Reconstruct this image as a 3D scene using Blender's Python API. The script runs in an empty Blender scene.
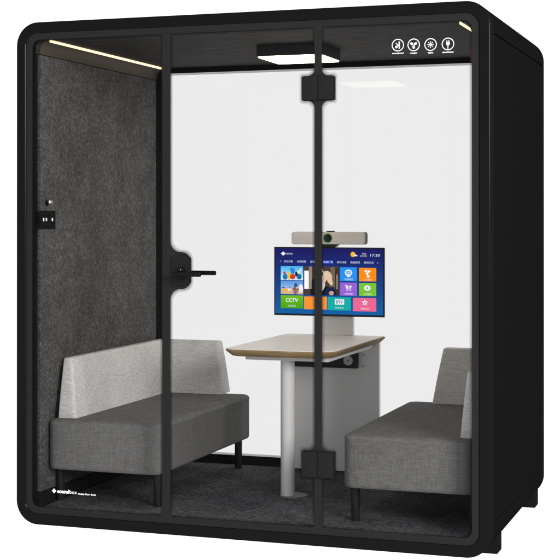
import bpy, bmesh, math, random
from mathutils import Vector, Matrix
from mathutils.geometry import tessellate_polygon
random.seed(4)
sc = bpy.context.scene
C = sc.collection
PI = math.pi
W, D, H, R = 2.198, 1.456, 2.30, 0.107     # booth outer size and corner radius
GLASS_T = 0.82                             # light passed by one tinted pane

# ------------------------------------------------------------------ helpers
def thing(name, label, cat, loc=(0, 0, 0), group=None):
    o = bpy.data.objects.new(name, None); C.objects.link(o)
    o.empty_display_size = .1
    o.location = loc; o['label'] = label; o['category'] = cat
    if group: o['group'] = group
    return o

def obj(name, bm, mats, parent=None, smooth=False, label=None):
    bmesh.ops.recalc_face_normals(bm, faces=bm.faces[:])
    me = bpy.data.meshes.new(name); bm.to_mesh(me); bm.free()
    for m in (mats if isinstance(mats, (list, tuple)) else [mats]): me.materials.append(m)
    o = bpy.data.objects.new(name, me); C.objects.link(o)
    if smooth:
        me.shade_smooth()
        try: me.set_sharp_from_angle(angle=math.radians(35))
        except Exception: pass
    if parent:
        o.parent = parent
        o.location = -wloc(parent)      # geometry is written in world coordinates
    if label: o['label'] = label
    return o

def wloc(o):
    v = Vector(o.location)
    while o.parent: o = o.parent; v += Vector(o.location)
    return v

def bevel(bm, geom_edges, w, seg=2):
    bmesh.ops.bevel(bm, geom=geom_edges, offset=w, segments=seg, affect='EDGES', profile=.5)

def box(bm, x0, x1, y0, y1, z0, z1, bev=0, seg=2, mi=0):
    r = bmesh.ops.create_cube(bm, size=1)
    vs = r['verts']
    for v in vs:
        v.co = Vector((x0 + (v.co.x + .5) * (x1 - x0), y0 + (v.co.y + .5) * (y1 - y0), z0 + (v.co.z + .5) * (z1 - z0)))
    fs = set(f for v in vs for f in v.link_faces)
    for f in fs: f.material_index = mi
    if bev:
        es = list(set(e for v in vs for e in v.link_edges))
        bevel(bm, es, bev, seg)

def cyl(bm, p, axis, r, h, r2=None, seg=32, mi=0):
    r2 = r if r2 is None else r2
    a = Vector(axis).normalized()
    M = Matrix.Translation(Vector(p) + a * h / 2) @ a.to_track_quat('Z', 'Y').to_matrix().to_4x4()
    res = bmesh.ops.create_cone(bm, cap_ends=True, segments=seg, radius1=r, radius2=r2, depth=h, matrix=M)
    for f in set(f for v in res['verts'] for f in v.link_faces): f.material_index = mi

def round_poly(pts, n=8):
    """pts: (x, y, r) polygon with rounded corners -> list of (x, y)"""
    out = []
    N = len(pts)
    for i, p in enumerate(pts):
        x, y, r = p
        if r <= 1e-6: out += [(x, y)]; continue
        P = Vector((x, y)); A = Vector(pts[i - 1][:2]); B = Vector(pts[(i + 1) % N][:2])
        d1 = (A - P).normalized(); d2 = (B - P).normalized()
        ang = d1.angle(d2)
        t = r / math.tan(ang / 2)
        c = P + (d1 + d2).normalized() * (r / math.sin(ang / 2))
        s = P + d1 * t - c; e = P + d2 * t - c
        a0 = math.atan2(s.y, s.x); a1 = math.atan2(e.y, e.x)
        da = a1 - a0
        while da > PI: da -= 2 * PI
        while da < -PI: da += 2 * PI
        for k in range(n + 1):
            a = a0 + da * k / n
            out.append((c.x + r * math.cos(a), c.y + r * math.sin(a)))
    return out

def rrect(x0, x1, z0, z1, r, n=10):
    return round_poly([(x0, z0, r), (x1, z0, r), (x1, z1, r), (x0, z1, r)], n)

def loft(bm, loops, closed=False, caps=True, mis=None, loop_closed=True):
    """loops: lists of equal numbers of Vectors"""
    V = [[bm.verts.new(p) for p in lp] for lp in loops]
    n = len(V[0]); m = len(V)
    for i in range(m if closed else m - 1):
        a, b = V[i], V[(i + 1) % m]
        for k in range(n if loop_closed else n - 1):
            f = bm.faces.new((a[k], a[(k + 1) % n], b[(k + 1) % n], b[k]))
            if mis: f.material_index = mis[i]
    if caps and not closed:
        f = bm.faces.new(V[0]);
        if mis: f.material_index = mis[0]
        f = bm.faces.new(V[-1])
        if mis: f.material_index = mis[-1]

def xz(poly, y): return [Vector((a, y, b)) for a, b in poly]
def xy(poly, z): return [Vector((a, b, z)) for a, b in poly]

def frame_loop(off, y, n=12, rmin=.004):
    return xz(rrect(off, W - off, off, H - off, max(R - off, rmin), n), y)

def plate(bm, outer, holes, y0, y1, mi=0):
    """prism in xz with holes, between y0 and y1"""
    loops = [outer] + holes
    tri = tessellate_polygon([[Vector((a, b, 0)) for a, b in lp] for lp in loops])
    flat = [p for lp in loops for p in lp]
    f0 = [bm.verts.new((a, y0, b)) for a, b in flat]
    f1 = [bm.verts.new((a, y1, b)) for a, b in flat]
    for t in tri:
        for vs, s in ((f0, 1), (f1, -1)):
            try:
                f = bm.faces.new([vs[i] for i in t[::s]]); f.material_index = mi
            except ValueError: pass
    i = 0
    for lp in loops:
        n = len(lp)
        for k in range(n):
            a, b = i + k, i + (k + 1) % n
            try:
                f = bm.faces.new((f0[a], f0[b], f1[b], f1[a])); f.material_index = mi
            except ValueError: pass
        i += n

def text_polys(s, size, align='LEFT', bold=0.0):
    cu = bpy.data.curves.new('lettering', 'FONT'); cu.body = s; cu.size = size
    cu.align_x = align; cu.offset = bold
    o = bpy.data.objects.new('lettering', cu); C.objects.link(o)
    dg = bpy.context.evaluated_depsgraph_get(); dg.update()
    me = bpy.data.meshes.new_from_object(o.evaluated_get(dg))
    vs = [(v.co.x, v.co.y) for v in me.vertices]; fs = [list(p.vertices) for p in me.polygons]
    bpy.data.objects.remove(o); bpy.data.curves.remove(cu); bpy.data.meshes.remove(me)
    return vs, fs

def add_text(bm, s, x, z, y, size, align='LEFT', width=None, bold=0.0, mi=0):
    vs, fs = text_polys(s, size, align, bold)
    if not vs: return
    k = 1.0
    if width:
        w = max(v[0] for v in vs) - min(v[0] for v in vs); k = width / w
    V = [bm.verts.new((x + a * k, y, z + b)) for a, b in vs]
    for f in fs:
        try:
            q = bm.faces.new([V[i] for i in f]); q.material_index = mi
        except ValueError: pass

# ------------------------------------------------------------------ materials
def nodes(name):
    m = bpy.data.materials.new(name); m.use_nodes = True
    nt = m.node_tree; b = nt.nodes['Principled BSDF']
    return m, nt, b

def lin(c): return tuple(((v / 255) / 12.92 if v / 255 <= .04045 else ((v / 255 + .055) / 1.055) ** 2.4) for v in c)

def plain(name, col, rough=.5, spec=.3, metal=0, bump=0, scale=300, vary=0):
    m, nt, b = nodes(name)
    if isinstance(col, (int, float)): col = (col,) * 3
    b.inputs['Base Color'].default_value = (*col, 1); b.inputs['Roughness'].default_value = rough
    b.inputs['Specular IOR Level'].default_value = spec; b.inputs['Metallic'].default_value = metal
    if bump or vary:
        tc = nt.nodes.new('ShaderNodeTexCoord'); n = nt.nodes.new('ShaderNodeTexNoise')
        n.inputs['Scale'].default_value = scale; n.inputs['Detail'].default_value = 4
        nt.links.new(tc.outputs['Object'], n.inputs['Vector'])
        if bump:
            bp = nt.nodes.new('ShaderNodeBump'); bp.inputs['Strength'].default_value = bump; bp.inputs['Distance'].default_value = .001
            nt.links.new(n.outputs['Fac'], bp.inputs['Height']); nt.links.new(bp.outputs['Normal'], b.inputs['Normal'])
        if vary:
            n2 = nt.nodes.new('ShaderNodeTexNoise'); n2.inputs['Scale'].default_value = 6; n2.inputs['Detail'].default_value = 5
            nt.links.new(tc.outputs['Object'], n2.inputs['Vector'])
            mr = nt.nodes.new('ShaderNodeMapRange')
            mr.inputs['To Min'].default_value = 1 - vary; mr.inputs['To Max'].default_value = 1 + vary
            mx = nt.nodes.new('ShaderNodeVectorMath'); mx.operation = 'SCALE'; mx.inputs[0].default_value = col
            nt.links.new(n2.outputs['Fac'], mr.inputs['Value']); nt.links.new(mr.outputs['Result'], mx.inputs['Scale'])
            nt.links.new(mx.outputs['Vector'], b.inputs['Base Color'])
    return m

def ramp_mat(name, tex_fn, stops, rough=.9, spec=.1, bump=.3, dist=.002):
    m, nt, b = nodes(name)
    tc = nt.nodes.new('ShaderNodeTexCoord')
    out = tex_fn(nt, tc)
    cr = nt.nodes.new('ShaderNodeValToRGB')
    el = cr.color_ramp.elements
    el[0].position, el[0].color = stops[0][0], (*stops[0][1], 1)
    el[1].position, el[1].color = stops[-1][0], (*stops[-1][1], 1)
    for p, c in stops[1:-1]:
        e = el.new(p); e.color = (*c, 1)
    nt.links.new(out, cr.inputs['Fac']); nt.links.new(cr.outputs['Color'], b.inputs['Base Color'])
    bp = nt.nodes.new('ShaderNodeBump'); bp.inputs['Strength'].default_value = bump; bp.inputs['Distance'].default_value = dist
    nt.links.new(out, bp.inputs['Height']); nt.links.new(bp.outputs['Normal'], b.inputs['Normal'])
    b.inputs['Roughness'].default_value = rough; b.inputs['Specular IOR Level'].default_value = spec
    return m

def noise(nt, vec, scale, detail=3, rough=.6, stretch=None):
    n = nt.nodes.new('ShaderNodeTexNoise'); n.inputs['Scale'].default_value = scale
    n.inputs['Detail'].default_value = detail; n.inputs['Roughness'].default_value = rough
    if stretch:
        mp = nt.nodes.new('ShaderNodeMapping'); mp.inputs['Scale'].default_value = stretch
        nt.links.new(vec, mp.inputs['Vector']); vec = mp.outputs['Vector']
    nt.links.new(vec, n.inputs['Vector']); return n.outputs['Fac']

def mathn(nt, op, a, b):
    n = nt.nodes.new('ShaderNodeMath'); n.operation = op
    for i, v in enumerate((a, b)):
        if isinstance(v, (int, float)): n.inputs[i].default_value = v
        else: nt.links.new(v, n.inputs[i])
    return n.outputs[0]

def felt_tex(nt, tc):
    v = tc.outputs['Object']
    a = noise(nt, v, 190, 4, .75); b = noise(nt, v, 60, 3, .6); c = noise(nt, v, 7, 3, .5)
    s = mathn(nt, 'ADD', mathn(nt, 'MULTIPLY', a, .62), mathn(nt, 'MULTIPLY', b, .26))
    return mathn(nt, 'ADD', s, mathn(nt, 'MULTIPLY', c, .12))

def carpet_tex(nt, tc):
    v = tc.outputs['Object']
    a = noise(nt, v, 150, 3, .7); b = noise(nt, v, 50, 3, .6); c = noise(nt, v, 5, 3, .5)
    s = mathn(nt, 'ADD', mathn(nt, 'MULTIPLY', a, .5), mathn(nt, 'MULTIPLY', b, .3))
    return mathn(nt, 'ADD', s, mathn(nt, 'MULTIPLY', c, .2))

def weave_tex(nt, tc):
    v = tc.outputs['Object']
    h = noise(nt, v, 1, 2, .5, (30, 30, 400)); w = noise(nt, v, 1, 2, .5, (400, 400, 30))
    f = noise(nt, v, 330, 2, .6); g = noise(nt, v, 9, 3, .5)
    s = mathn(nt, 'ADD', mathn(nt, 'MULTIPLY', h, .33), mathn(nt, 'MULTIPLY', w, .33))
    s = mathn(nt, 'ADD', s, mathn(nt, 'MULTIPLY', f, .24))
    return mathn(nt, 'ADD', s, mathn(nt, 'MULTIPLY', g, .10))

def wood_tex(nt, tc):
    v = tc.outputs['Object']
    a = noise(nt, v, 1, 5, .65, (9, 60, 30)); b = noise(nt, v, 1, 3, .5, (12, 300, 100))
    return mathn(nt, 'ADD', mathn(nt, 'MULTIPLY', a, .7), mathn(nt, 'MULTIPLY', b, .3))

def grey(v, warm=0): return (v * (1 + warm), v, v * (1 - warm))

def coat(name, col, gloss, rough):
    """powder coated metal: dark diffuse with a faint constant sheen"""
    m = bpy.data.materials.new(name); m.use_nodes = True; nt = m.node_tree; nt.nodes.clear()
    o = nt.nodes.new('ShaderNodeOutputMaterial'); d = nt.nodes.new('ShaderNodeBsdfDiffuse'); g = nt.nodes.new('ShaderNodeBsdfGlossy')
    d.inputs['Color'].default_value = (*col, 1); g.inputs['Roughness'].default_value = rough; g.inputs['Color'].default_value = (1, 1, 1, 1)
    tc = nt.nodes.new('ShaderNodeTexCoord')
    n = nt.nodes.new('ShaderNodeTexNoise'); n.inputs['Scale'].default_value = 500; n.inputs['Detail'].default_value = 2
    bp = nt.nodes.new('ShaderNodeBump'); bp.inputs['Strength'].default_value = .12; bp.inputs['Distance'].default_value = .0005
    nt.links.new(tc.outputs['Object'], n.inputs['Vector']); nt.links.new(n.outputs['Fac'], bp.inputs['Height'])
    nt.links.new(bp.outputs['Normal'], g.inputs['Normal'])
    mx = nt.nodes.new('ShaderNodeMixShader'); mx.inputs[0].default_value = gloss
    nt.links.new(d.outputs[0], mx.inputs[1]); nt.links.new(g.outputs[0], mx.inputs[2]); nt.links.new(mx.outputs[0], o.inputs[0])
    return m

def glass(name, t, gloss):
    """tinted pane; each of the two faces passes sqrt(t)"""
    m = bpy.data.materials.new(name); m.use_nodes = True; nt = m.node_tree; nt.nodes.clear()
    o = nt.nodes.new('ShaderNodeOutputMaterial'); d = nt.nodes.new('ShaderNodeBsdfTransparent'); g = nt.nodes.new('ShaderNodeBsdfGlossy')
    k = math.sqrt(t); d.inputs['Color'].default_value = (k, k, k, 1)
    g.inputs['Roughness'].default_value = .01
    mx = nt.nodes.new('ShaderNodeMixShader'); mx.inputs[0].default_value = gloss
    nt.links.new(d.outputs[0], mx.inputs[1]); nt.links.new(g.outputs[0], mx.inputs[2]); nt.links.new(mx.outputs[0], o.inputs[0])
    return m

def frit(name, col, a):
    m = bpy.data.materials.new(name); m.use_nodes = True; nt = m.node_tree; nt.nodes.clear()
    o = nt.nodes.new('ShaderNodeOutputMaterial'); d = nt.nodes.new('ShaderNodeBsdfTransparent'); g = nt.nodes.new('ShaderNodeBsdfDiffuse')
    g.inputs['Color'].default_value = (*col, 1)
    mx = nt.nodes.new('ShaderNodeMixShader'); mx.inputs[0].default_value = a
    nt.links.new(d.outputs[0], mx.inputs[1]); nt.links.new(g.outputs[0], mx.inputs[2]); nt.links.new(mx.outputs[0], o.inputs[0])
    return m

def emit(name, col, s):
    m = bpy.data.materials.new(name); m.use_nodes = True; nt = m.node_tree; nt.nodes.clear()
    o = nt.nodes.new('ShaderNodeOutputMaterial'); e = nt.nodes.new('ShaderNodeEmission')
    e.inputs['Color'].default_value = (*col, 1); e.inputs['Strength'].default_value = s
    nt.links.new(e.outputs[0], o.inputs[0]); return m

M = {}
M['frame'] = coat('black_powder_coat', grey(.0042), .0055, .2)
M['side'] = coat('black_side_coat', grey(.0048), .0015, .4)
M['paint'] = coat('glass_border_paint', grey(.0175), .001, .2)
M['hinge'] = coat('hinge_black', grey(.0135), .002, .25)
M['handle'] = coat('handle_black', grey(.006), .006, .2)
M['inner'] = plain('inner_black', .012, .8, .05)
M['frit'] = frit('glass_border_dots', grey(.008), .34)
M['frit2'] = frit('glass_border_fine_dots', grey(.008), .13)
M['seal'] = plain('grey_door_seal', .05, .6, .1)
M['glass'] = glass('tinted_front_glass', GLASS_T, .0012)
M['bglass'] = glass('tinted_back_glass', GLASS_T, .006)
M['felt'] = ramp_mat('charcoal_felt', felt_tex, [(.38, grey(.024, .015)), (.5, grey(.068, .015)), (.62, grey(.17, .02))], .95, .05, .5, .003)
M['carpet'] = ramp_mat('charcoal_carpet', carpet_tex, [(.38, (.026, .026, .029)), (.5, (.074, .074, .080)), (.62, (.19, .19, .20))], .95, .05, .5, .003)
M['ceiling'] = ramp_mat('dark_ceiling_board', wood_tex, [(.36, grey(.010, .05)), (.5, grey(.027, .05)), (.66, grey(.062, .05))], .7, .06, .25, .001)
M['light_fabric'] = ramp_mat('light_grey_woven_fabric', weave_tex, [(.38, grey(.37, .01)), (.5, grey(.52, .012)), (.62, grey(.70, .015))], .95, .1, .35, .002)
M['dark_fabric'] = ramp_mat('dark_grey_woven_fabric', weave_tex, [(.37, grey(.092, .012)), (.5, grey(.130, .012)), (.63, grey(.182, .012))], .9, .15, .3, .002)
M['leg'] = plain('black_leg_metal', .012, .4, .2)
M['white_board'] = plain('white_laminate_panel', (.90, .90, .90), .5, .2, vary=.02)
M['white_metal'] = plain('white_painted_metal', (.62, .62, .62), .35, .35, bump=.05)
M['top'] = plain('table_laminate', (.86, .82, .79), .4, .25, vary=.02)
M['wood'] = ramp_mat('table_wood_edge', wood_tex, [(.3, (.20, .135, .065)), (.55, (.30, .21, .11)), (.75, (.38, .27, .15))], .65, .08, .1, .001)
M['post'] = plain('monitor_post_grey', (.80, .79, .78), .4, .3, vary=.02)
M['plastic'] = plain('black_plastic', .012, .45, .25)
M['bezel'] = plain('monitor_bezel', .008, .3, .2)
M['silver'] = plain('silver_metal', (.75, .75, .75), .25, .5, 1)
M['knob'] = plain('grey_grommet', (.56, .56, .56), .4, .3)
M['grille'] = ramp_mat('camera_bar_mesh', lambda nt, tc: noise(nt, tc.outputs['Object'], 400, 2, .5), [(.3, (.58, .54, .52)), (.7, (.82, .77, .74))], .5, .3, .4, .001)
M['white'] = plain('white_print', (.9, .9, .9), .6, .1)
M['white_ink'] = emit('screen', (1, 1, 1), 1)
M['cove'] = plain('brown_grey_cove', (.055, .046, .034), .6, .2, vary=.05)
M['disc'] = plain('grey_base_plate', (.20, .20, .20), .45, .3)
M['lamp'] = emit('warm_lamp', (1, .84, .62), 17)
M['strip'] = emit('warm_light_strip', (1, .72, .42), 2.3)
M['red'] = plain('red_plastic', (.35, .01, .02), .4, .3)
M['green'] = emit('green_ring_light', (.02, .35, .04), .9)
M['lens'] = plain('black_lens', .006, .1, .4)
M['backdrop'] = emit('glowing_white_floor', (1, 1, 1), 1.25)  # floor given an added glow, no lamp beneath it

# screen picture: colours stored per face, shown by a lit screen
ms = bpy.data.materials.new('screen_picture'); ms.use_nodes = True; nt = ms.node_tree; nt.nodes.clear()
o_ = nt.nodes.new('ShaderNodeOutputMaterial'); e_ = nt.nodes.new('ShaderNodeEmission'); a_ = nt.nodes.new('ShaderNodeVertexColor'); a_.layer_name = 'Col'
e_.inputs['Strength'].default_value = 1 / GLASS_T
nt.links.new(a_.outputs['Color'], e_.inputs['Color']); nt.links.new(e_.outputs[0], o_.inputs[0])
M['screen'] = ms

# ------------------------------------------------------------------ white studio floor, glow added so the booth casts no contact shadow
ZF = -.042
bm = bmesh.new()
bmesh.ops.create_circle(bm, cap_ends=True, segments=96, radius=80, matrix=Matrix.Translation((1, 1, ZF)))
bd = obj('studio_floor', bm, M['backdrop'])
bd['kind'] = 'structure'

# ------------------------------------------------------------------ the booth
booth = thing('office_booth', 'black rounded soundproof office booth with glass front, felt walls and lit ceiling', 'office booth', (W / 2, D / 2, ZF))

# front frame: a rounded rectangular ring with softened edges
bm = bmesh.new()
loft(bm, [frame_loop(a, y) for a, y in ((0, .060), (0, .011), (.0008, .0068), (.0032, .0032), (.0068, .0008), (.011, 0), (.0465, 0), (.0495, .003), (.050, .060))], closed=True)
obj('front_frame', bm, M['frame'], booth, smooth=True)
# inner shell, a step smaller so that the skins leave thin shadow joints
bm = bmesh.new()
loft(bm, [frame_loop(.0105, .0605), frame_loop(.0105, 1.3935), frame_loop(.0695, 1.3935), frame_loop(.0695, .0605)], closed=True)
obj('inner_shell', bm, M['inner'], booth, smooth=True)
# skins
YA, YB = .0625, 1.3915
def arc(cx, cz, a0, a1, r, n=12): return [(cx + r * math.cos(a0 + (a1 - a0) * k / n), cz + r * math.sin(a0 + (a1 - a0) * k / n)) for k in range(n + 1)]
def skin(path_o, path_i, ya, yb):
    bm = bmesh.new()
    loft(bm, [xz(path_o, ya), xz(path_o, yb), xz(path_i, yb), xz(path_i, ya)], closed=True, loop_closed=False)
    for i in (0, -1):
        pass
    bmesh.ops.holes_fill(bm, edges=[e for e in bm.edges if e.is_boundary])
    return bm
SPL = 2.167
for nm, zs in (('roof_skin', 1), ('base_skin', -1)):
    P = []
    for off in (0, .0100):
        r = R - off
        if zs > 0:
            p = [(W - off, SPL + .004)] + arc(W - R, H - R, 0, PI / 2, r) + arc(R, H - R, PI / 2, PI, r) + [(off, SPL + .004)]
        else:
            p = [(off, .139)] + arc(R, R, PI, 1.5 * PI, r) + arc(W - R, R, 1.5 * PI, 2 * PI, r) + [(W - off, .139)]
        P.append(p)
    obj(nm, skin(P[0], P[1], YA, YB), M['side'], booth, smooth=True)
for s in (0, 1):
    bm = bmesh.new()
    x0, x1 = (0, .0100) if s == 0 else (W - .0100, W)
    box(bm, x0, x1, YA + .004, YB - .003, .1415, SPL - .006, .0008, 2)
    obj('side_panel', bm, M['side'], booth)
# back frame and glass
bm = bmesh.new()
loft(bm, [frame_loop(a, y) for a, y in ((0, 1.394), (0, 1.449), (.007, D), (.060, D), (.065, 1.45), (.065, 1.394))], closed=True)
obj('back_frame', bm, M['frame'], booth, smooth=True)
bm = bmesh.new()
box(bm, .0655, W - .0655, 1.412, 1.422, .0655, H - .0655)
bg = obj('back_glass', bm, M['bglass'], booth)
bm = bmesh.new()
bo = [(.066, .066), (W - .066, .066), (W - .066, H - .066), (.066, H - .066)]
def bi(d): return round_poly([(.125 + d, .122 + d, .012), (W - .125 - d, .122 + d, .012), (W - .125 - d, 2.196 - d, .012), (.125 + d, 2.196 - d, .012)], 4)
plate(bm, bo, [bi(0)], 1.407, 1.411)
plate(bm, bi(.0006), [bi(.011)], 1.4085, 1.4105, 1)
obj('glass_border', bm, [M['inner'], M['frit']], bg)

# inside: carpet, ceiling, felt walls, base boards, coves with light strips
bm = bmesh.new(); box(bm, .112, W - .112, .0605, 1.392, .0697, .0755, .002)
obj('carpet', bm, M['carpet'], booth)
bm = bmesh.new(); box(bm, .0697, W - .0697, .0605, 1.393, 2.224, 2.2304)
obj('ceiling_board', bm, M['ceiling'], booth)
for s in (0, 1):
    mx = (lambda x: x) if s == 0 else (lambda x: W - x)
    def bx(bm, a, b, *r, **k):
        a, b = sorted((mx(a), mx(b))); box(bm, a, b, *r, **k)
    bm = bmesh.new(); bx(bm, .0697, .090, .072, 1.388, .136, 2.158, bev=.004)
    obj('felt_panel', bm, M['felt'], booth)
    bm = bmesh.new(); bx(bm, .0697, .086, .0607, 1.3925, .0697, .134)
    bx(bm, .0861, .1118, .0607, 1.3925, .0697, .0725)
    obj('base_board', bm, M['inner'], booth)
    # quarter-round cove between wall and ceiling
    bm = bmesh.new()
    pr = [(.0698, 2.160), (.0905, 2.160)] + [(.1345 - .044 * math.cos(PI / 2 * k / 10), 2.166 + .0535 * math.sin(PI / 2 * k / 10)) for k in range(11)] + [(.1345, 2.2236), (.0698, 2.2236)]
    pr = [(mx(a), b) for a, b in pr]
    loft(bm, [xz(pr, .0608), xz(pr, 1.3925)])
    cv = obj('ceiling_cove', bm, M['cove'], booth, smooth=True)
    bm = bmesh.new(); bx(bm, .1382, .1452, .064, 1.335, 2.2125, 2.2237, bev=.001, seg=1)
    obj('light_strip', bm, M['strip'], cv)

# glass front: fixed pane, door, fixed pane
XL, XD, XH, XR = .0505, .748, 1.4535, W - .0505
ZB, ZT, RO = .0505, H - .0505, .054
YG0, YG1 = .0105, .0205
def pane(name, outer, inner_fn):
    bm = bmesh.new(); plate(bm, outer, [], YG0, YG1)
    g = obj(name, bm, M['glass'], booth)
    bm = bmesh.new(); plate(bm, outer, [inner_fn(0)], .0062, .0098)
    plate(bm, inner_fn(.0006), [inner_fn(.0055)], .0083, .0093, 1)
    plate(bm, inner_fn(.0057), [inner_fn(.0110)], .0083, .0093, 2)
    obj('glass_border', bm, [M['paint'], M['frit'], M['frit2']], g)
    return g
IB, IT = .0815, H - .081
out_l = round_poly([(XL, ZB, RO), (XD - .0012, ZB, 0), (XD - .0012, ZT, 0), (XL, ZT, RO)])
in_l = lambda d: round_poly([(.0805 + d, IB + d, .035), (.729 - d, IB + d, .004), (.729 - d, IT - d, .004), (.0805 + d, IT - d, .035)])
left_pane = pane('fixed_glass_pane', out_l, in_l)
HZ = ((.292, .409), (1.903, 2.012))       # hinge heights
def in_door(d):
    xl, xr = .7675 + d, 1.437 - d
    hx = 1.380 - d
    return round_poly([
        (xl, IB + d, .004), (xr, IB + d, .004),
        (xr, HZ[0][0] - d, .004), (hx, HZ[0][0] - d, .012), (hx, HZ[0][1] + d, .012), (xr, HZ[0][1] + d, .030),
        (xr, HZ[1][0] - d, .030), (hx, HZ[1][0] - d, .014), (hx, HZ[1][1] + d, .014), (xr, HZ[1][1] + d, .030),
        (xr, IT - d, .004), (xl, IT - d, .004),
        (xl, 1.253 + d, .048), (.866 + d, 1.253 + d, .045), (.866 + d, 1.088 - d, .045), (xl, 1.088 - d, .048)])
out_d = [(XD + .0012, ZB), (XH - .0012, ZB), (XH - .0012, ZT), (XD + .0012, ZT)]
door = pane('door', out_d, in_door)
def in_r(d):
    xl, xr = 1.470 + d, W - .0805 - d
    hx = 1.527 + d
    return round_poly([(xl, IB + d, .004), (xr, IB + d, .035), (xr, IT - d, .035), (xl, IT - d, .004),
        (xl, HZ[1][1] + d, .030), (hx, HZ[1][1] + d, .014), (hx, HZ[1][0] - d, .014), (xl, HZ[1][0] - d, .030),
        (xl, HZ[0][1] + d, .030), (hx, HZ[0][1] + d, .012), (hx, HZ[0][0] - d, .012), (xl, HZ[0][0] - d, .004)])
out_r = round_poly([(XH + .0012, ZB, 0), (XR, ZB, RO), (XR, ZT, RO), (XH + .0012, ZT, 0)])
right_pane = pane('fixed_glass_pane', out_r, in_r)
for z0, z1 in HZ:
    bm = bmesh.new()
    for x0, x1 in ((1.3835, XH - .0008), (XH + .0008, 1.5235)):
        box(bm, x0, x1, -.0115, .0055, z0 + .004, z1 - .004, .0035, 3)
        box(bm, x0, x1, .0225, .034, z0 + .004, z1 - .004, .0035, 3)
    cyl(bm, (XH, .040, z0 + .006), (0, 0, 1), .008, z1 - z0 - .012, seg=20)
    obj('hinge', bm, M['hinge'], door, smooth=True)
# lever handles outside and inside, on a lock plate
bm = bmesh.new()
plate(bm, rrect(.778, .858, 1.104, 1.238, .022, 6), [], -.004, .0055)
plate(bm, rrect(.778, .858, 1.104, 1.238, .022, 6), [], .023, .031)
obj('lock_plate', bm, M['hinge'], door, smooth=True)
for sy in (-1, 1):
    bm = bmesh.new()
    y0 = -.0045 if sy < 0 else .0315
    cyl(bm, (.822, y0, 1.158), (0, sy, 0), .027, .011, seg=40)
    cyl(bm, (.822, y0 + sy * .0105, 1.158), (0, sy, 0), .011, .05, seg=24)
    yl = y0 + sy * .062
    box(bm, .811, .947, min(yl, yl + sy * .017), max(yl, yl + sy * .017), 1.148, 1.168, .006, 4)
    for kx, kz in ((.803, 1.156), (.827, 1.1755)): cyl(bm, (kx, y0 + sy * .0112, kz), (0, sy, 0), .0022, .0015, seg=16, mi=1)  # tiny silver dots stand in for glints on the rosette
    obj('door_handle', bm, [M['handle'], M['silver']], door, smooth=True)

bm = bmesh.new()
for x in (XD, XH): box(bm, x - .0010, x + .0010, .0085, .0195, ZB + .001, ZT - .001)
obj('door_seal', bm, M['seal'], door)

# printed marks on the panes
def ring(bm, cx, cz, r0, r1, y, n=40, mi=0):
    a = [bm.verts.new((cx + r0 * math.cos(2 * PI * k / n), y, cz + r0 * math.sin(2 * PI * k / n))) for k in range(n)]
    b = [bm.verts.new((cx + r1 * math.cos(2 * PI * k / n), y, cz + r1 * math.sin(2 * PI * k / n))) for k in range(n)]
    for k in range(n): bm.faces.new((a[k], a[(k + 1) % n], b[(k + 1) % n], b[k])).material_index = mi
def disc(bm, cx, cz, rx, rz, y, n=24, rot=0):
    c, s = math.cos(rot), math.sin(rot)
    bm.faces.new([bm.verts.new((cx + rx * math.cos(2 * PI * k / n) * c - rz * math.sin(2 * PI * k / n) * s, y, cz + rx * math.cos(2 * PI * k / n) * s + rz * math.sin(2 * PI * k / n) * c)) for k in range(n)])
def stroke(bm, x0, z0, x1, z1, w, y):
    d = Vector((x1 - x0, z1 - z0)).normalized(); nx, nz = -d.y * w / 2, d.x * w / 2
    bm.faces.new([bm.verts.new(p) for p in ((x0 + nx, y, z0 + nz), (x1 + nx, y, z1 + nz), (x1 - nx, y, z1 - nz), (x0 - nx, y, z0 - nz))])
YI = .0100
ICON = [(1.803, 2.1285, 'soundproof', .050), (1.871, 2.1270, 'oxygen', .030), (1.943, 2.1255, 'lights', .022), (2.0165, 2.1250, 'electrification', .048)]
for i, (cx, cz, cap, cw) in enumerate(ICON):
    bm = bmesh.new(); ring(bm, cx, cz, .0228, .0262, YI)
    if i == 0:      # arrow bouncing off a wall
        stroke(bm, cx + .006, cz - .015, cx + .006, cz + .015, .0055, YI)
        stroke(bm, cx - .009, cz + .009, cx + .002, cz - .001, .003, YI)
        stroke(bm, cx + .002, cz - .001, cx - .005, cz - .006, .003, YI + .0001)
        disc(bm, cx - .0065, cz - .0078, .0052, .0052, YI + .0002)
    if i == 1:      # three-bladed fan
        for k in range(3):
            a = PI / 6 + k * 2 * PI / 3
            a = (-PI / 2, PI / 6, PI * 5 / 6)[k]
            disc(bm, cx + .0095 * math.cos(a), cz + .0095 * math.sin(a), .0072, .0052, YI + k * .0001, rot=a)
    if i == 2:      # sun
        disc(bm, cx, cz, .0055, .0055, YI)
        for k in range(8):
            a = k * PI / 4
            stroke(bm, cx + .0075 * math.cos(a), cz + .0075 * math.sin(a), cx + .014 * math.cos(a), cz + .014 * math.sin(a), .0024, YI)
    if i == 3:      # plug with cable
        bm.faces.new([bm.verts.new((cx + a, YI, cz + b)) for a, b in ((-.0075, .008), (-.0075, 0), (-.004, -.006), (.004, -.006), (.0075, 0), (.0075, .008))])
        for s in (-1, 1): stroke(bm, cx + s * .0042, cz + .008, cx + s * .0042, cz + .0155, .0028, YI)
        stroke(bm, cx, cz - .006, cx, cz - .0225, .0026, YI)
    add_text(bm, cap, cx, cz - .0365, YI, .0085, 'CENTER', cw, .0002)
    obj('printed_icon', bm, M['white'], right_pane)
bm = bmesh.new()
ex, ez = .1915, .1590
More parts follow.
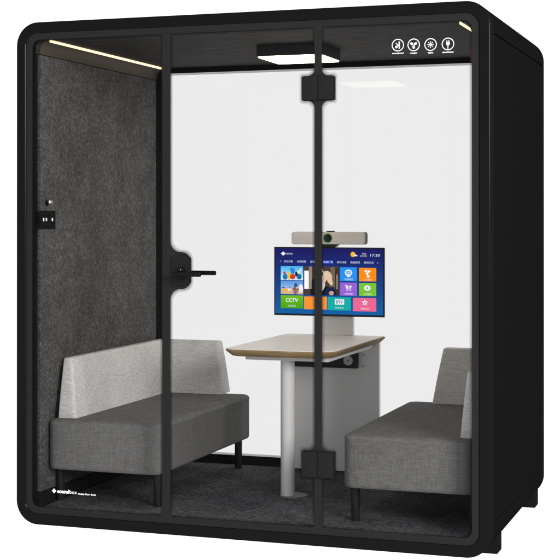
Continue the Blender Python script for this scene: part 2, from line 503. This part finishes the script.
for k in range(4):                      # emblem: four petals in a diamond
    a = k * PI / 2
    px, pz = ex + .0062 * math.cos(a), ez + .0062 * math.sin(a)
    bm.faces.new([bm.verts.new((px + u * .0052 * 1, YI, pz + v * .0052)) for u, v in ((1, 0), (0, 1), (-1, 0), (0, -1))])
add_text(bm, 'sound', .2075, .1512, YI, .0235, 'LEFT', .0600, .0009)
add_text(bm, 'box', .2690, .1512, YI, .0235, 'LEFT', .0360, -.0001)
add_text(bm, 'Modular Phone Booth', .3120, .1496, YI, .0105, 'LEFT', .0890, .0003)
obj('printed_lettering', bm, M['white'], left_pane)

# ceiling light
bm = bmesh.new(); box(bm, .968, 1.292, .575, .888, 2.172, 2.2238, .002, 2)
cl = obj('ceiling_light', bm, M['plastic'], booth)
bm = bmesh.new(); box(bm, .974, 1.286, .581, .882, 2.1655, 2.1718, .002, 2)
obj('light_panel', bm, M['lamp'], cl)
# socket plate, coat hook, little red indicator
bm = bmesh.new(); box(bm, .0902, .0955, .046, .206, 1.352, 1.436, .002, 2)
so = obj('socket_plate', bm, M['handle'], booth)
for y in (.0865, .113, .172):
    bm = bmesh.new(); box(bm, .0957, .0972, y - .006, y + .006, 1.388, 1.404, .0005, 1)
    obj('socket_slot', bm, M['silver'], so)
bm = bmesh.new(); cyl(bm, (.0902, .126, 1.472), (1, 0, 0), .014, .004)
bmesh.ops.create_uvsphere(bm, u_segments=20, v_segments=12, radius=.0125, matrix=Matrix.Translation((.1050, .128, 1.478)))
for f in bm.faces: f.material_index = 1 if f.calc_center_median().x > .0985 else 0
obj('coat_hook', bm, [M['handle'], M['silver']], booth, smooth=True)
bm = bmesh.new(); box(bm, 2.0995, 2.1078, .074, .092, 2.056, 2.112, .002, 2)
obj('red_indicator', bm, M['red'], booth)
# feet
for sx in (0, 1):
    for y0, y1 in ((.288, .388), (1.325, 1.425)):
        bm = bmesh.new(); x0, x1 = (.028, .150) if sx == 0 else (W - .150, W - .026)
        box(bm, x0, x1, y0, y1, ZF + .0005, .036, .003, 2)
        obj('foot', bm, M['frame'], booth)

# ------------------------------------------------------------------ sofas
def sofa(label, flip, dx, ob, ot, ib, it, leg_x):
    mx = (lambda x: x) if not flip else (lambda x: W - x + dx)
    base = thing('corner_sofa', label, 'sofa', (mx(.38), .75, .0755), 'grey sofas facing each other across the table')
    F = lambda poly: [(mx(a), b) for a, b in poly]
    x0, x1, y0, y1 = .0915, .668, .116, 1.338
    bm = bmesh.new()
    loops = []
    for ins, z in ((.022, .2335), (.008, .2365), (.002, .243), (0, .254), (.0005, .442), (-.0018, .4465), (-.0018, .4500), (.0012, .4545), (.0055, .460), (.014, .4640), (.032, .4665), (.09, .4672)):
        loops.append(xy(F(rrect(x0 + ins, x1 - ins, y0 + ins, y1 - ins, max(.055 - ins, .006), 8)), z))
    loft(bm, loops)
    seat_o = obj('seat', bm, M['dark_fabric'], base, smooth=True)

    for sxp in (x1 - .060, x1 - .072, x0 + .066):
        bm = bmesh.new(); a, b = sorted((mx(sxp - .0011), mx(sxp + .0011))); box(bm, a, b, y0 - .0012, y0 + .004, .256, .440, .0006, 1); obj('seam', bm, M['dark_fabric'], seat_o)
    for syp in (y0 + .066, y1 - .066):
        bm = bmesh.new(); a, b = sorted((mx(x1 - .004), mx(x1 + .0012))); box(bm, a, b, syp - .0011, syp + .0011, .256, .440, .0006, 1); obj('seam', bm, M['dark_fabric'], seat_o)
    def L(t, e=0):
        lerp = lambda a, b: a + (b - a) * t
        ox, oy = lerp(ob, ot) + e, lerp(1.385, 1.380) - e
        ix, iy = lerp(ib, it) - e, lerp(1.245, 1.305) + e
        ye, xe = lerp(.176, .250) + e, lerp(.527, .485) - e
        return F(round_poly([(ox, ye, .010), (ix, ye, .018), (ix, iy, .05 - e), (xe, iy, .016), (xe, oy, .010), (ox, oy, .010)], 6))
    bm = bmesh.new()
    zb, zt = .4675, .742
    loops = [xy(L(0), zb)]
    for k in range(1, 12):
        t = k / 12; loops.append(xy(L(t, -.0015 * math.sin(PI * t)), zb + (zt - .012 - zb) * t))
    loops += [xy(L(1, 0), zt - .010), xy(L(1, .002), zt - .004), xy(L(1, .006), zt - .001), xy(L(1, .010), zt)]
    V = [[bm.verts.new(p) for p in lp] for lp in loops]
    n = len(V[0])
    for i in range(len(V) - 1):
        for k in range(n): bm.faces.new((V[i][k], V[i][(k + 1) % n], V[i + 1][(k + 1) % n], V[i + 1][k]))
    for lp in (V[0], V[-1]):
        for t in tessellate_polygon([[Vector((v.co.x, v.co.y, 0)) for v in lp]]):
            try: bm.faces.new([lp[i] for i in t])
            except ValueError: pass
    obj('backrest', bm, M['light_fabric'], base, smooth=True)
    for lx, ly in ((leg_x, .223), (.608, 1.290), (.113, .223), (.113, 1.290)):
        bm = bmesh.new(); cyl(bm, (mx(lx), ly, .0757), (0, 0, 1), .0185, .1573, .0205, 28)
        obj('leg', bm, M['leg'], base, smooth=True)
    return base
sofa('dark grey sofa with pale L-shaped backrest against the left felt wall under the socket plate', False, 0, .122, .112, .216, .160, .613)
sofa('dark grey sofa right of the white table, cut off by the booth frame', True, -.005, .092, .098, .162, .147, .636)

# ------------------------------------------------------------------ table with back panel and monitor post
tb = thing('meeting_table', 'narrow white meeting table with wood edge on one round leg and white back panel', 'table', (1.115, .9, .0755))
TX0, TX1, TY0, TY1, TZ = .850, 1.392, .428, 1.372, .7905
def tp(ins): return round_poly([(TX0 + ins, TY0 + ins, .055), (TX1 - ins, TY0 + ins, .095), (TX1 - ins, TY1 - ins, .006), (TX0 + ins, TY1 - ins, .006)], 10)
bm = bmesh.new(); loft(bm, [xy(tp(.004), TZ - .003), xy(tp(.004), TZ - .0004), xy(tp(.006), TZ)])
obj('tabletop', bm, M['top'], tb)
bm = bmesh.new(); loft(bm, [xy(tp(.004), TZ - .0032), xy(tp(.001), TZ - .0040), xy(tp(0), TZ - .0075), xy(tp(.002), TZ - .012), xy(tp(.024), TZ - .034), xy(tp(.030), TZ - .036)])
obj('wood_edge', bm, M['wood'], tb, smooth=True)
bm = bmesh.new(); box(bm, .920, 1.334, .552, 1.352, TZ - .060, TZ - .0364, .002)
obj('support_frame', bm, M['white_metal'], tb)
bm = bmesh.new(); cyl(bm, (1.101, .645, .0815), (0, 0, 1), .0335, .648, seg=48)
obj('leg', bm, M['white_metal'], tb, smooth=True)
bm = bmesh.new(); cyl(bm, (1.127, .662, .0757), (0, 0, 1), .066, .004, seg=56); cyl(bm, (1.127, .662, .0797), (0, 0, 1), .066, .0016, .0625, 56)
obj('base_plate', bm, M['disc'], tb, smooth=True)
bm = bmesh.new(); box(bm, .838, 1.362, 1.354, 1.384, .0800, .7525, .0015)
obj('back_panel', bm, M['white_board'], tb)
bm = bmesh.new(); box(bm, .897, 1.253, 1.318, 1.3535, .622, .708, .003)
cb = obj('cable_tray', bm, M['plastic'], tb)
bm = bmesh.new(); cyl(bm, (1.207, 1.3178, .6625), (0, -1, 0), .0255, .006, .0245, 40)
cyl(bm, (1.207, 1.3117, .6625), (0, -1, 0), .004, .0008, seg=16, mi=1)
kn = obj('grommet', bm, [M['knob'], M['plastic']], cb, smooth=True)
for z in (.692, .632):
    bm = bmesh.new(); cyl(bm, (1.278, 1.3538, z), (0, -1, 0), .0045, .003, seg=16)
    obj('screw', bm, M['disc'], tb)
bm = bmesh.new(); box(bm, 1.036, 1.2255, 1.336, 1.371, TZ + .0004, 1.14, .003)
obj('monitor_post', bm, M['post'], tb)

# ------------------------------------------------------------------ monitor
MX0, MX1, MZ0, MZ1, MY = .805, 1.4055, .8915, 1.2505, 1.30
mon = thing('monitor', 'wide flat monitor showing a colourful tiled menu on a blue background', 'monitor', ((MX0 + MX1) / 2, MY, MZ0))
bm = bmesh.new(); box(bm, MX0, MX1, MY, MY + .012, MZ0, MZ1, .002); box(bm, MX0 + .10, MX1 - .10, MY + .0121, MY + .034, MZ0 + .05, MZ1 - .05, .004)
obj('casing', bm, M['bezel'], mon)
bm = bmesh.new(); col = bm.loops.layers.float_color.new('Col')
def sx(u): return MX0 + (u - 57) / 443 * (MX1 - MX0)
def sz(v): return MZ1 - (v - 130) / 280 * (MZ1 - MZ0)
lay = [0]
def sy(): return MY - .0008 - lay[0] * .00012
def paint(f, c):
    c = lin(c)
    for l in f.loops: l[col] = (*c, 1)
def spoly(pts, c): paint(bm.faces.new([bm.verts.new((sx(u), sy(), sz(v))) for u, v in pts]), c)
def srect(u0, v0, u1, v1, c): spoly([(u0, v0), (u1, v0), (u1, v1), (u0, v1)], c)
def sgrad(u0, v0, u1, v1, ct, cb_, n=10):
    for k in range(n):
        a, b = v0 + (v1 - v0) * k / n, v0 + (v1 - v0) * (k + 1) / n
        f = bm.faces.new([bm.verts.new((sx(u), sy(), sz(v))) for u, v in ((u0, a), (u1, a), (u1, b), (u0, b))])
        ca = [ct[i] + (cb_[i] - ct[i]) * k / n for i in range(3)]; cc = [ct[i] + (cb_[i] - ct[i]) * (k + 1) / n for i in range(3)]
        for l, q in zip(f.loops, (ca, ca, cc, cc)): l[col] = (*lin(q), 1)
def sell(u, v, ru, rv, c, n=20, rot=0):
    co, si = math.cos(rot), math.sin(rot)
    spoly([(u + ru * math.cos(2 * PI * k / n) * co - rv * math.sin(2 * PI * k / n) * si, v + ru * math.cos(2 * PI * k / n) * si + rv * math.sin(2 * PI * k / n) * co) for k in range(n)], c)
def stext(s, u, v, h, c, w=None, align='CENTER', bold=0):
    vs, fs = text_polys(s, h, align, bold)
    if not vs: return
    k = 1
    if w: k = w / (max(p[0] for p in vs) - min(p[0] for p in vs))
    V = [bm.verts.new((sx(u + a * k), sy(), sz(v - b))) for a, b in vs]
    for f in fs:
        try: paint(bm.faces.new([V[i] for i in f]), c)
        except ValueError: pass
sgrad(62, 135, 495, 402, (30, 28, 98), (22, 96, 165))
lay[0] = 1
WHT = (235, 238, 250)
sgrad(85, 208, 176, 265, (70, 180, 240), (215, 240, 250)); sgrad(85, 268, 176, 323, (90, 150, 225), (205, 215, 240))
srect(180, 208, 322, 325, (74, 62, 56))
srect(325, 210, 392, 266, (38, 145, 240)); srect(400, 212, 468, 266, (250, 142, 12))
srect(325, 272, 392, 325, (152, 98, 216)); srect(400, 273, 468, 325, (122, 196, 52))
sgrad(85, 328, 176, 381, (112, 190, 30), (72, 165, 25)); srect(180, 331, 272, 383, (250, 150, 52))
srect(275, 331, 368, 385, (22, 172, 166)); srect(376, 333, 468, 387, (236, 104, 148))
spoly([(258, 183), (296, 184), (296, 198), (258, 197)], (36, 62, 190))
lay[0] = 2
# emblem and header writing
for a, b in ((0, 0),):
    for du, dv in ((-5, 0), (5, 0), (0, -4.6), (0, 4.6)): spoly([(95 + du - 5.4, 157 + dv), (95 + du, 157 + dv - 4), (95 + du + 5.4, 157 + dv), (95 + du, 157 + dv + 4)], WHT)
stext('歌华有线', 120, 160.5, 8, WHT, 25)
stext('17:20', 462, 166, 15, WHT, 37)
sell(376, 158, 9.5, 10.5, (245, 190, 50)); lay[0] = 3; sell(385, 162, 6, 3.6, WHT); sell(389, 163, 5, 2.6, WHT); lay[0] = 2; stext('多云', 420, 158, 8, WHT, 16); stext('08/25 周三', 418, 166.5, 6.5, WHT, 28)
stext('<', 84, 192, 10, WHT); stext('>', 474, 195, 10, WHT)
for u, w, s in ((116, 36, '互动点播'), (169.5, 36, '电视回看'), (223, 36, '直播频道'), (277, 37, '热点广场'), (331, 37, '娱乐动漫'), (385, 37, '歌曲剧场'), (439, 37, '教育生活')):
    stext(s, u, 192.5 + (u - 116) * .006, 10, (255, 255, 255) if u == 277 else (215, 222, 245), w)
# small picture one: a heap of bright toys under a blue sky
for u, v, ru, rv, c in ((103, 252, 10, 12, (20, 120, 190)), (100, 236, 5, 6, (190, 60, 60)), (118, 247, 7, 16, (240, 200, 50)), (133, 251, 12, 11, (215, 60, 35)), (134, 228, 9, 13, (40, 140, 215)), (149, 240, 6, 10, (40, 40, 60)), (160, 251, 10, 11, (20, 110, 160)), (158, 232, 7, 7, (245, 225, 190)), (126, 220, 4, 4, (60, 120, 140)), (166, 222, 4, 5, (240, 240, 250))):
    sell(u, v, ru, rv, c)
# small picture two: a sandy town and a white dome under a blue sky
srect(85, 305, 176, 323, (222, 178, 140))
for u, v, ru, rv, c in ((100, 307, 13, 9, (235, 180, 90)), (96, 297, 5, 3, (40, 50, 80)), (120, 303, 7, 8, (240, 235, 225)), (121, 297, 4, 4, (40, 35, 45)), (146, 303, 13, 10, (150, 90, 80)), (145, 315, 10, 8, (40, 70, 150)), (146, 287, 7, 10, (60, 80, 140)), (167, 300, 9, 18, (240, 240, 250)), (150, 296, 4, 4, (240, 230, 200))):
    sell(u, v, ru, rv, c)
# centre picture: a couple close together beside a bright window
srect(181, 226, 199, 300, (250, 250, 250)); srect(200, 209, 212, 300, (150, 135, 125))
spoly([(206, 325), (206, 280), (216, 258), (240, 262), (262, 286), (300, 300), (304, 325)], (24, 24, 34))
srect(287, 210, 304, 300, (118, 98, 80)); srect(305, 214, 320, 325, (62, 50, 44)); srect(309, 240, 316, 300, (150, 140, 128))
sell(239, 235, 17, 26, (22, 18, 18)); sell(252, 262, 15, 20, (224, 180, 165))
lay[0] = 3
spoly([(255, 236), (262, 228), (274, 225), (286, 232), (293, 246), (293, 262), (297, 280), (288, 286), (280, 276), (270, 262), (262, 252)], (222, 196, 160)); sell(268, 240, 9, 7, (240, 222, 194), rot=.5); sell(257, 262, 12, 16, (232, 190, 176)); sell(248, 292, 14, 24, (232, 222, 212), rot=.5)
spoly([(262, 325), (270, 296), (300, 290), (312, 325)], (28, 34, 74)); sell(290, 316, 10, 9, (228, 186, 170))
spoly([(243, 211), (250, 213), (262, 232), (257, 236)], (200, 190, 180))
# tile icons
sell(358.5, 232, 15, 13, WHT); spoly([(348, 244), (369, 244), (362, 250), (355, 250)], WHT)
for k in range(4):
    sell(434 + (-7, 6, -2, 3)[k], (224, 226, 235, 246)[k], 5.5, 5, WHT)
spoly([(431, 228), (436, 228), (438, 250), (431, 250)], WHT)
spoly([(345, 281), (350, 281), (353, 296), (369, 296), (369, 299), (350, 299)], WHT); spoly([(351, 285), (372, 285), (368, 294), (353, 294)], WHT)
sell(354, 303, 2.6, 2.6, WHT); sell(366, 303, 2.6, 2.6, WHT)
sell(433, 293, 13, 11, WHT)
stext('CCTV', 130, 354, 20, WHT, 50, bold=.6)
srect(304, 340, 341, 362, WHT)
spoly([(423 + (14 if k % 2 == 0 else 6) * math.sin(k * PI / 5), 352 - (14 if k % 2 == 0 else 6) * math.cos(k * PI / 5)) for k in range(10)], WHT)
for u, v, s, w in ((359, 262, '电视院线', 32), (434, 263, '少儿天地', 32), (359, 321, '购物频道', 32), (434, 321, '生活服务', 32), (130, 374, '央视专区', 34), (322, 378, '北京专区', 34), (423, 380, '明星专区', 34)):
    stext(s, u, v, 8.5, (230, 235, 245), w)
lay[0] = 4
srect(350, 225, 367, 238, (90, 170, 240)); sell(358.5, 231.5, 4, 4, WHT); sell(433, 293, 4.2, 3.8, (110, 185, 45)); stext('BTV', 322, 357, 17, (20, 140, 140), 28, bold=.4)
sell(423, 352, 3.5, 3.5, (236, 104, 148)); sell(360, 290, 3, 3, (152, 98, 216))
scr = obj('screen', bm, M['screen'], mon)

# ------------------------------------------------------------------ camera bar on the monitor
cam_bar = thing('video_camera_bar', 'silver mesh conference camera bar with green-ringed lens, standing on top of the monitor', 'conference camera', (1.1, 1.31, 1.2507))
bm = bmesh.new()
bar = lambda i: rrect(.905 + i, 1.306 - i, 1.2655 + i * .5, 1.3305 - i * .5, .012, 6)
loft(bm, [xz(bar(.003), 1.340), xz(bar(0), 1.336), xz(bar(0), 1.300)])
for k in range(12):
    pass
obj('housing', bm, M['plastic'], cam_bar, smooth=True)
bm = bmesh.new()
loft(bm, [xz(bar(.0012), 1.2998), xz(bar(.0012), 1.288), xz(bar(.003), 1.2845), xz(bar(.006), 1.283)])
obj('speaker_mesh', bm, M['grille'], cam_bar, smooth=True)
bm = bmesh.new(); cyl(bm, (1.106, 1.2828, 1.2985), (0, -1, 0), .0215, .006, .019, 40)
obj('lens', bm, M['lens'], cam_bar, smooth=True)
bm = bmesh.new(); ring(bm, 1.106, 1.2985, .0222, .0248, 1.2822, 44)
obj('ring_light', bm, M['green'], cam_bar)
bm = bmesh.new(); box(bm, 1.095, 1.132, 1.292, 1.332, 1.3307, 1.3365, .002)
obj('top_cover', bm, M['plastic'], cam_bar)
bm = bmesh.new()
loft(bm, [xy([(1.066, 1.288), (1.140, 1.288), (1.140, 1.336), (1.066, 1.336)], 1.2509), xy([(1.074, 1.288), (1.158, 1.288), (1.158, 1.336), (1.074, 1.336)], 1.2653)])
obj('mount', bm, M['plastic'], cam_bar)

# ------------------------------------------------------------------ light, camera, output
w = bpy.data.worlds.new('World'); sc.world = w; w.use_nodes = True
bgn = w.node_tree.nodes['Background']; bgn.inputs['Color'].default_value = (1, 1, 1, 1); bgn.inputs['Strength'].default_value = 1.25
# the room behind the photographer is dimmer than the white backdrop behind the booth
wn = w.node_tree; wt = wn.nodes.new('ShaderNodeTexCoord'); ws = wn.nodes.new('ShaderNodeSeparateXYZ'); wm = wn.nodes.new('ShaderNodeMapRange')
wm.interpolation_type = 'SMOOTHSTEP'
for k_, v_ in (('From Min', -.55), ('From Max', -.05), ('To Min', .92), ('To Max', 1.25)): wm.inputs[k_].default_value = v_
wn.links.new(wt.outputs['Generated'], ws.inputs[0]); wn.links.new(ws.outputs['Y'], wm.inputs['Value']); wn.links.new(wm.outputs['Result'], bgn.inputs['Strength'])
ld = bpy.data.lights.new('softbox', 'AREA'); ld.shape = 'RECTANGLE'; ld.size = 2.6; ld.size_y = 2.2; ld.energy = 720; ld.color = (1, .99, .97)
lo = bpy.data.objects.new('softbox', ld); C.objects.link(lo)
lo.location = (7.4, -5.2, 3.0)
lo.rotation_euler = (Vector((1.0, .6, .9)) - Vector(lo.location)).to_track_quat('-Z', 'Y').to_euler()

cd = bpy.data.cameras.new('camera'); co = bpy.data.objects.new('camera', cd); C.objects.link(co); sc.camera = co
cd.sensor_width = 36; cd.lens = 1431.2 / 560 * 36
cd.shift_y = -(280 - 214.68) / 560
cd.clip_start = .05; cd.clip_end = 200
co.location = (3.281, -5.8321, 1.4024); co.rotation_euler = (PI / 2 + .0024, 0, .33)
sc.view_settings.view_transform = 'Standard'; sc.view_settings.look = 'None'; sc.view_settings.exposure = 0; sc.view_settings.gamma = 1
sc.render.engine = 'CYCLES'
sc.cycles.max_bounces = 16; sc.cycles.transparent_max_bounces = 24; sc.cycles.diffuse_bounces = 6
sc.cycles.sample_clamp_indirect = 6
